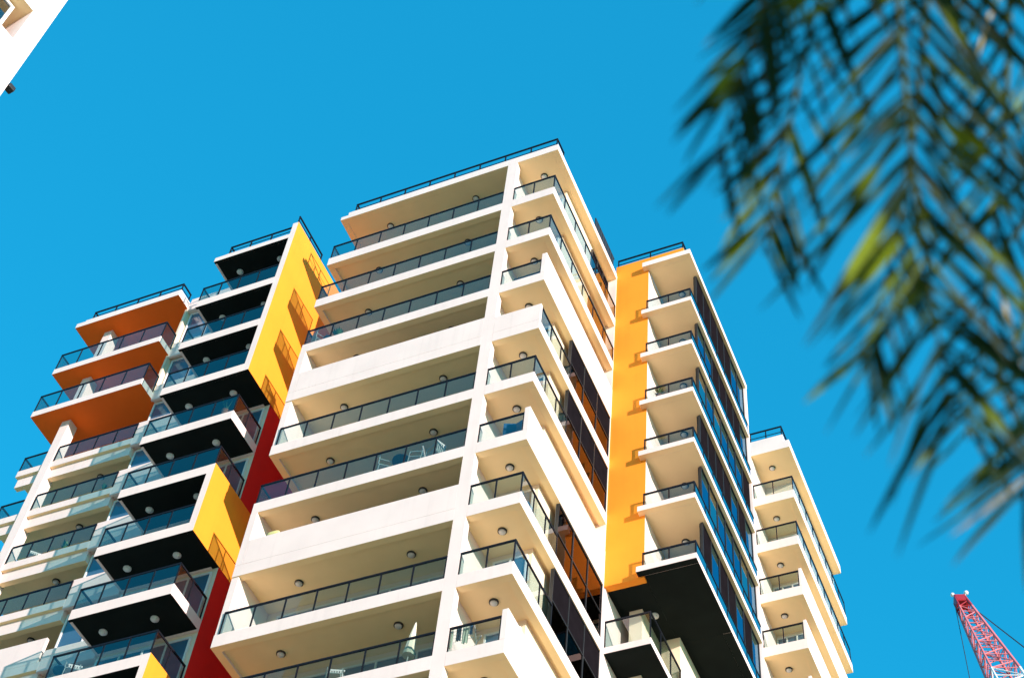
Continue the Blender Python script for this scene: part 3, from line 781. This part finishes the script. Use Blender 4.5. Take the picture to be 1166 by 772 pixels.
# ------------------------------------------------------------------ crane
def ray(px, py):
    d = R0*((px-583)/F_PX) + R1*((py-386)/F_PX) + R2
    return d.normalized()
tip = ray(1092, 682)*150 + Vector((0,0,EYE)); base = ray(1335, 1100)*92 + Vector((0,0,EYE))
cr_ = thing('tower_crane', (base.x, base.y, 0), 'red and white lattice crane jib rising at the lower right corner', 'crane')
ax = (tip-base); Lj = ax.length; ax.normalize()
side = ax.cross(Vector((0,0,1))).normalized(); upv = side.cross(ax).normalized()
def jp(s, a, b):
    wv = 0.42 + 0.66*min(1, (Lj-s)/22.0)
    return base + ax*s + side*(a*wv) + upv*(b*wv*0.9)
NB = 36; secs = [('crane_white', 0, 0.68), ('crane_pink', 0.68, 0.955), ('crane_red', 0.955, 1.0)]
for mname, f0, f1 in secs:
    bm = bmesh.new()
    i0 = round(NB*f0); i1 = round(NB*f1)
    for (a, b_) in ((-1,-1), (1,-1), (-1,1), (1,1)):
        for i in range(i0, i1):
            tube(bm, jp(Lj*i/NB, a, b_), jp(Lj*(i+1)/NB, a, b_), 0.13 if a > 0 else 0.09, 6)
    for i in range(i0, i1):
        s0 = Lj*i/NB; s1 = Lj*(i+1)/NB; fl = 1 if i % 2 else -1
        tube(bm, jp(s0, -1, -fl), jp(s1, -1, fl), 0.05, 5); tube(bm, jp(s0, 1, fl), jp(s1, 1, -fl), 0.05, 5)
        tube(bm, jp(s0, -fl, -1), jp(s1, fl, -1), 0.05, 5); tube(bm, jp(s0, fl, 1), jp(s1, -fl, 1), 0.05, 5)
        for (a, b_, c, d) in ((-1,-1,1,-1), (-1,1,1,1), (-1,-1,-1,1), (1,-1,1,1)):
            tube(bm, jp(s0, a, b_), jp(s0, c, d), 0.045, 5)
    o = link('jib', bm, mname, cr_)
    o['label'] = {'crane_white': 'white lower section of the lattice jib', 'crane_pink': 'faded red middle section of the lattice jib', 'crane_red': 'red tip section of the lattice jib'}[mname]
bm = bmesh.new()
_q = ax.to_track_quat('Z', 'Y')
for (a0, a1, w_) in ((-1.7, 0.0, 0.5), (0.0, 0.45, 0.36)):
    n0 = len(bm.verts); bm_box(bm, -w_, w_, -w_, w_, a0, a1); bm.verts.ensure_lookup_table()
    for v_ in bm.verts[n0:]: v_.co = tip + _q @ v_.co
link('jib_head', bm, 'crane_red', cr_, bevel=0.12)
bm = bmesh.new(); tube(bm, tip+side*0.5-upv*0.2, tip+side*0.9+ax*1.9, 0.03); 
bmesh.ops.create_icosphere(bm, subdivisions=2, radius=0.22, matrix=Matrix.Translation(tip+side*0.95+ax*2.0))
link('beacon', bm, 'crane_white', cr_, smooth=True)
bm = bmesh.new(); tube(bm, tip-side*0.3, tip-side*0.35+ax*1.3, 0.03)
bmesh.ops.create_icosphere(bm, subdivisions=2, radius=0.2, matrix=Matrix.Translation(tip-side*0.35+ax*1.4))
link('beacon', bm, 'crane_white', cr_, smooth=True)
bm = bmesh.new()
hk = tip - side*0.6 - ax*1.5
tube(bm, hk, Vector((hk.x, hk.y, 45)), 0.035, 5)
link('hoist_cable', bm, 'steel_cable', cr_)
bm = bmesh.new(); tube(bm, Vector((hk.x, hk.y, 45)), Vector((hk.x, hk.y, 43.6)), 0.3, 8, r2=0.15); link('hook_block', bm, 'crane_red', cr_)
apex = ray(1520, 1010)*92 + Vector((0,0,EYE))
bm = bmesh.new(); pc = tip + side*0.7 - ax*2.2
tube(bm, pc, apex, 0.05, 6)
link('pendant_cable', bm, 'steel_cable', cr_)
# mast, cab and counter jib below and behind, outside the picture
bm = bmesh.new(); h = base.z
for sx in (-1, 1):
    for sy in (-1, 1): tube(bm, (base.x+sx, base.y+sy, 0), (base.x+sx, base.y+sy, h), 0.12)
for i in range(int(h/2)):
    for (a, b_, c, d) in ((-1,-1,1,-1), (1,-1,1,1), (1,1,-1,1), (-1,1,-1,-1)):
        tube(bm, (base.x+a, base.y+b_, i*2), (base.x+c, base.y+d, i*2+2), 0.05, 4)
link('mast', bm, 'crane_white', cr_)
bm = bmesh.new(); bm_box(bm, base.x-1.6, base.x+1.6, base.y-1.6, base.y+1.6, h, h+0.6); link('slewing_platform', bm, 'crane_red', cr_)
bm = bmesh.new(); tube(bm, (base.x, base.y, h+0.6), apex, 0.18); link('a_frame', bm, 'crane_red', cr_)

# ------------------------------------------------------------------ palm
crown = ray(1060, -470)*3.9 + Vector((0,0,EYE))
palm = thing('palm_tree', (crown.x, crown.y, 0), 'feathery green palm fronds hanging out of focus at the upper right', 'tree')
bm = bmesh.new(); n = 24; prev = None
rings = []
for i in range(n+1):
    z = (crown.z-0.15)*i/n; r = 0.17-0.05*i/n + (0.012 if i % 2 else 0)
    rings.append([bm.verts.new((crown.x+r*math.cos(a*math.pi/6), crown.y+r*math.sin(a*math.pi/6), z)) for a in range(12)])
for a_, b_ in zip(rings, rings[1:]):
    for i in range(12): bm.faces.new((a_[i], a_[(i+1)%12], b_[(i+1)%12], b_[i]))
bm.faces.new(rings[-1]); bm.faces.new(rings[0][::-1])
link('trunk', bm, 'trunk', palm, smooth=True)

def bez(pts, t):
    P_ = [Vector(p) for p in pts]
    while len(P_) > 1: P_ = [a.lerp(b, t) for a, b in zip(P_, P_[1:])]
    return P_[0]
def leaflet(bm, p, d, length, width, droop, nrm, rnd, mi=0, seg=7, curl=0.0):
    """tapered folded strip drooping under its weight"""
    d = d.normalized(); pts = []; q = p.copy(); dd = d.copy()
    for j in range(seg+1):
        pts.append(q.copy()); dd = (dd + Vector((0,0,-1))*droop*(j/seg) + nrm*curl).normalized(); q += dd*length/seg
    L_, M_, R_ = [], [], []
    for j, pt in enumerate(pts):
        u = (pts[min(j+1, seg)]-pts[max(j-1, 0)]).normalized(); s = u.cross(nrm)
        if s.length < 1e-3: s = Vector((1,0,0))
        s.normalize(); k = j/seg; w_ = width*(0.45+1.1*k if k < 0.4 else 0.92*(1-k)**0.6/0.6**0.6 if k < 1 else 0.0) + 0.0008
        f = s.cross(u)*w_*0.22
        L_.append(bm.verts.new(pt+s*w_*0.5+f)); M_.append(bm.verts.new(pt)); R_.append(bm.verts.new(pt-s*w_*0.5+f))
    for j in range(seg):
        for (A, B) in ((L_, M_), (M_, R_)):
            fc = bm.faces.new((A[j], A[j+1], B[j+1], B[j])); fc.material_index = mi; fc.smooth = True
def frond(ctrl, n, l0, l1, width, seed, up, fwd=0.75, droop=0.12, t0=0.12, rad=0.011, side_jit=0.15, dens=1.0, shape=None):
    rnd = random.Random(seed)
    rb = bmesh.new(); N = 20; pp = [bez(ctrl, i/N) for i in range(N+1)]
    for i in range(N): tube(rb, pp[i], pp[i+1], rad*(1-0.8*i/N), 6, r2=rad*(1-0.8*(i+1)/N))
    r = link('frond', rb, 'palm_stem', palm, smooth=True)
    lb = bmesh.new()
    for i in range(n):
        t = t0+(1-t0)*(i+rnd.uniform(-0.3, 0.3))/n; t = min(max(t, 0.01), 0.995)
        p = bez(ctrl, t); u = (bez(ctrl, min(1, t+0.01))-bez(ctrl, max(0, t-0.01))).normalized()
        s = u.cross(up).normalized()
        L = l0+(l1-l0)*t; L *= math.sin(math.pi*min(1, 0.25+0.75*t)*0.85+0.35)*0.35+0.75
        for sg in (-1, 1):
            if rnd.random() > dens: continue
            d = s*sg*rnd.uniform(0.75, 1.0) + u*fwd*rnd.uniform(0.75, 1.3) + up*rnd.uniform(-side_jit, side_jit)*1.6
            nrm = (up + Vector((rnd.uniform(-.7,.7), rnd.uniform(-.7,.7), rnd.uniform(-.7,.7)))).normalized()
            leaflet(lb, p, d, L*rnd.uniform(0.75, 1.12), width*rnd.uniform(0.7, 1.25), droop*rnd.uniform(0.4, 1.8), nrm, rnd, 1 if rnd.random() < 0.02 else 0, curl=rnd.uniform(-0.05, 0.05))
    link('leaflets', lb, ['palm_leaf', 'palm_dry'], r, recalc=False)
    return r
def W(px, py, d): return ray(px, py)*d + Vector((0,0,EYE))
UPV = -R2     # towards the viewer: fronds hang broadside
# the hanging frond that crosses the view, its neighbours and the rest of the crown
frond([crown, W(1005,-330,3.3), W(1000,-40,2.8), W(1035,200,2.6), W(1085,480,2.55)], 46, 0.50, 0.28, 0.015, 3, UPV, fwd=1.05, droop=0.03, t0=0.22, side_jit=0.3)
frond([crown, W(1085,-280,3.4), W(1060,20,2.9), W(1040,260,2.7), W(980,420,2.6)], 30, 0.26, 0.18, 0.015, 31, UPV, fwd=1.5, droop=0.05, t0=0.3, side_jit=0.4, dens=0.75)
frond([crown, W(1170,-260,3.6), W(1170,60,3.2), W(1130,300,3.0), W(1100,500,2.9)], 30, 0.32, 0.24, 0.015, 11, UPV, fwd=1.4, droop=0.08, t0=0.3, side_jit=0.4, dens=0.8)
frond([crown, W(980,-400,3.2), W(935,-220,2.7), W(880,-40,2.5), W(815,190,2.45)], 34, 0.26, 0.18, 0.013, 8, UPV, fwd=1.7, droop=0.05, t0=0.42, dens=0.8, side_jit=0.2)
frond([crown, W(1000,-330,3.4), W(960,-100,3.0), W(900,100,2.8), W(870,290,2.7)], 34, 0.28, 0.20, 0.015, 78, UPV, fwd=1.4, droop=0.05, t0=0.4, dens=0.75, side_jit=0.3)
frond([crown, W(1260,-200,3.3), W(1290,200,3.0), W(1230,400,2.9), W(1160,570,2.9)], 30, 0.42, 0.26, 0.014, 21, UPV, fwd=1.2, droop=0.08, t0=0.35, dens=0.85, side_jit=0.4)
rr = random.Random(4)
for i in range(7):
    a = math.radians(-150+i*36); dv = Vector((math.cos(a), math.sin(a), 0)); side_ = Vector((-dv.y, dv.x, 0))
    if dv.y > 0.2: continue
    frond([crown, crown+dv*0.7+Vector((0,0,0.7)), crown+dv*1.5+Vector((0,0,0.5)), crown+dv*2.0+Vector((0,0,-0.5))], 24, 0.45, 0.3, 0.022, 50+i, Vector((0,0,1)), t0=0.15)

for o in COL.objects:
    if o.parent is None and o.get('category') == 'chair': o['group'] = 'chairs on the balconies'
    elif o.parent is None and o.get('category') == 'plant': o['group'] = 'potted plants on the balconies'
    elif o.parent is None and o.get('category') == 'table': o['group'] = 'tables on the balconies'
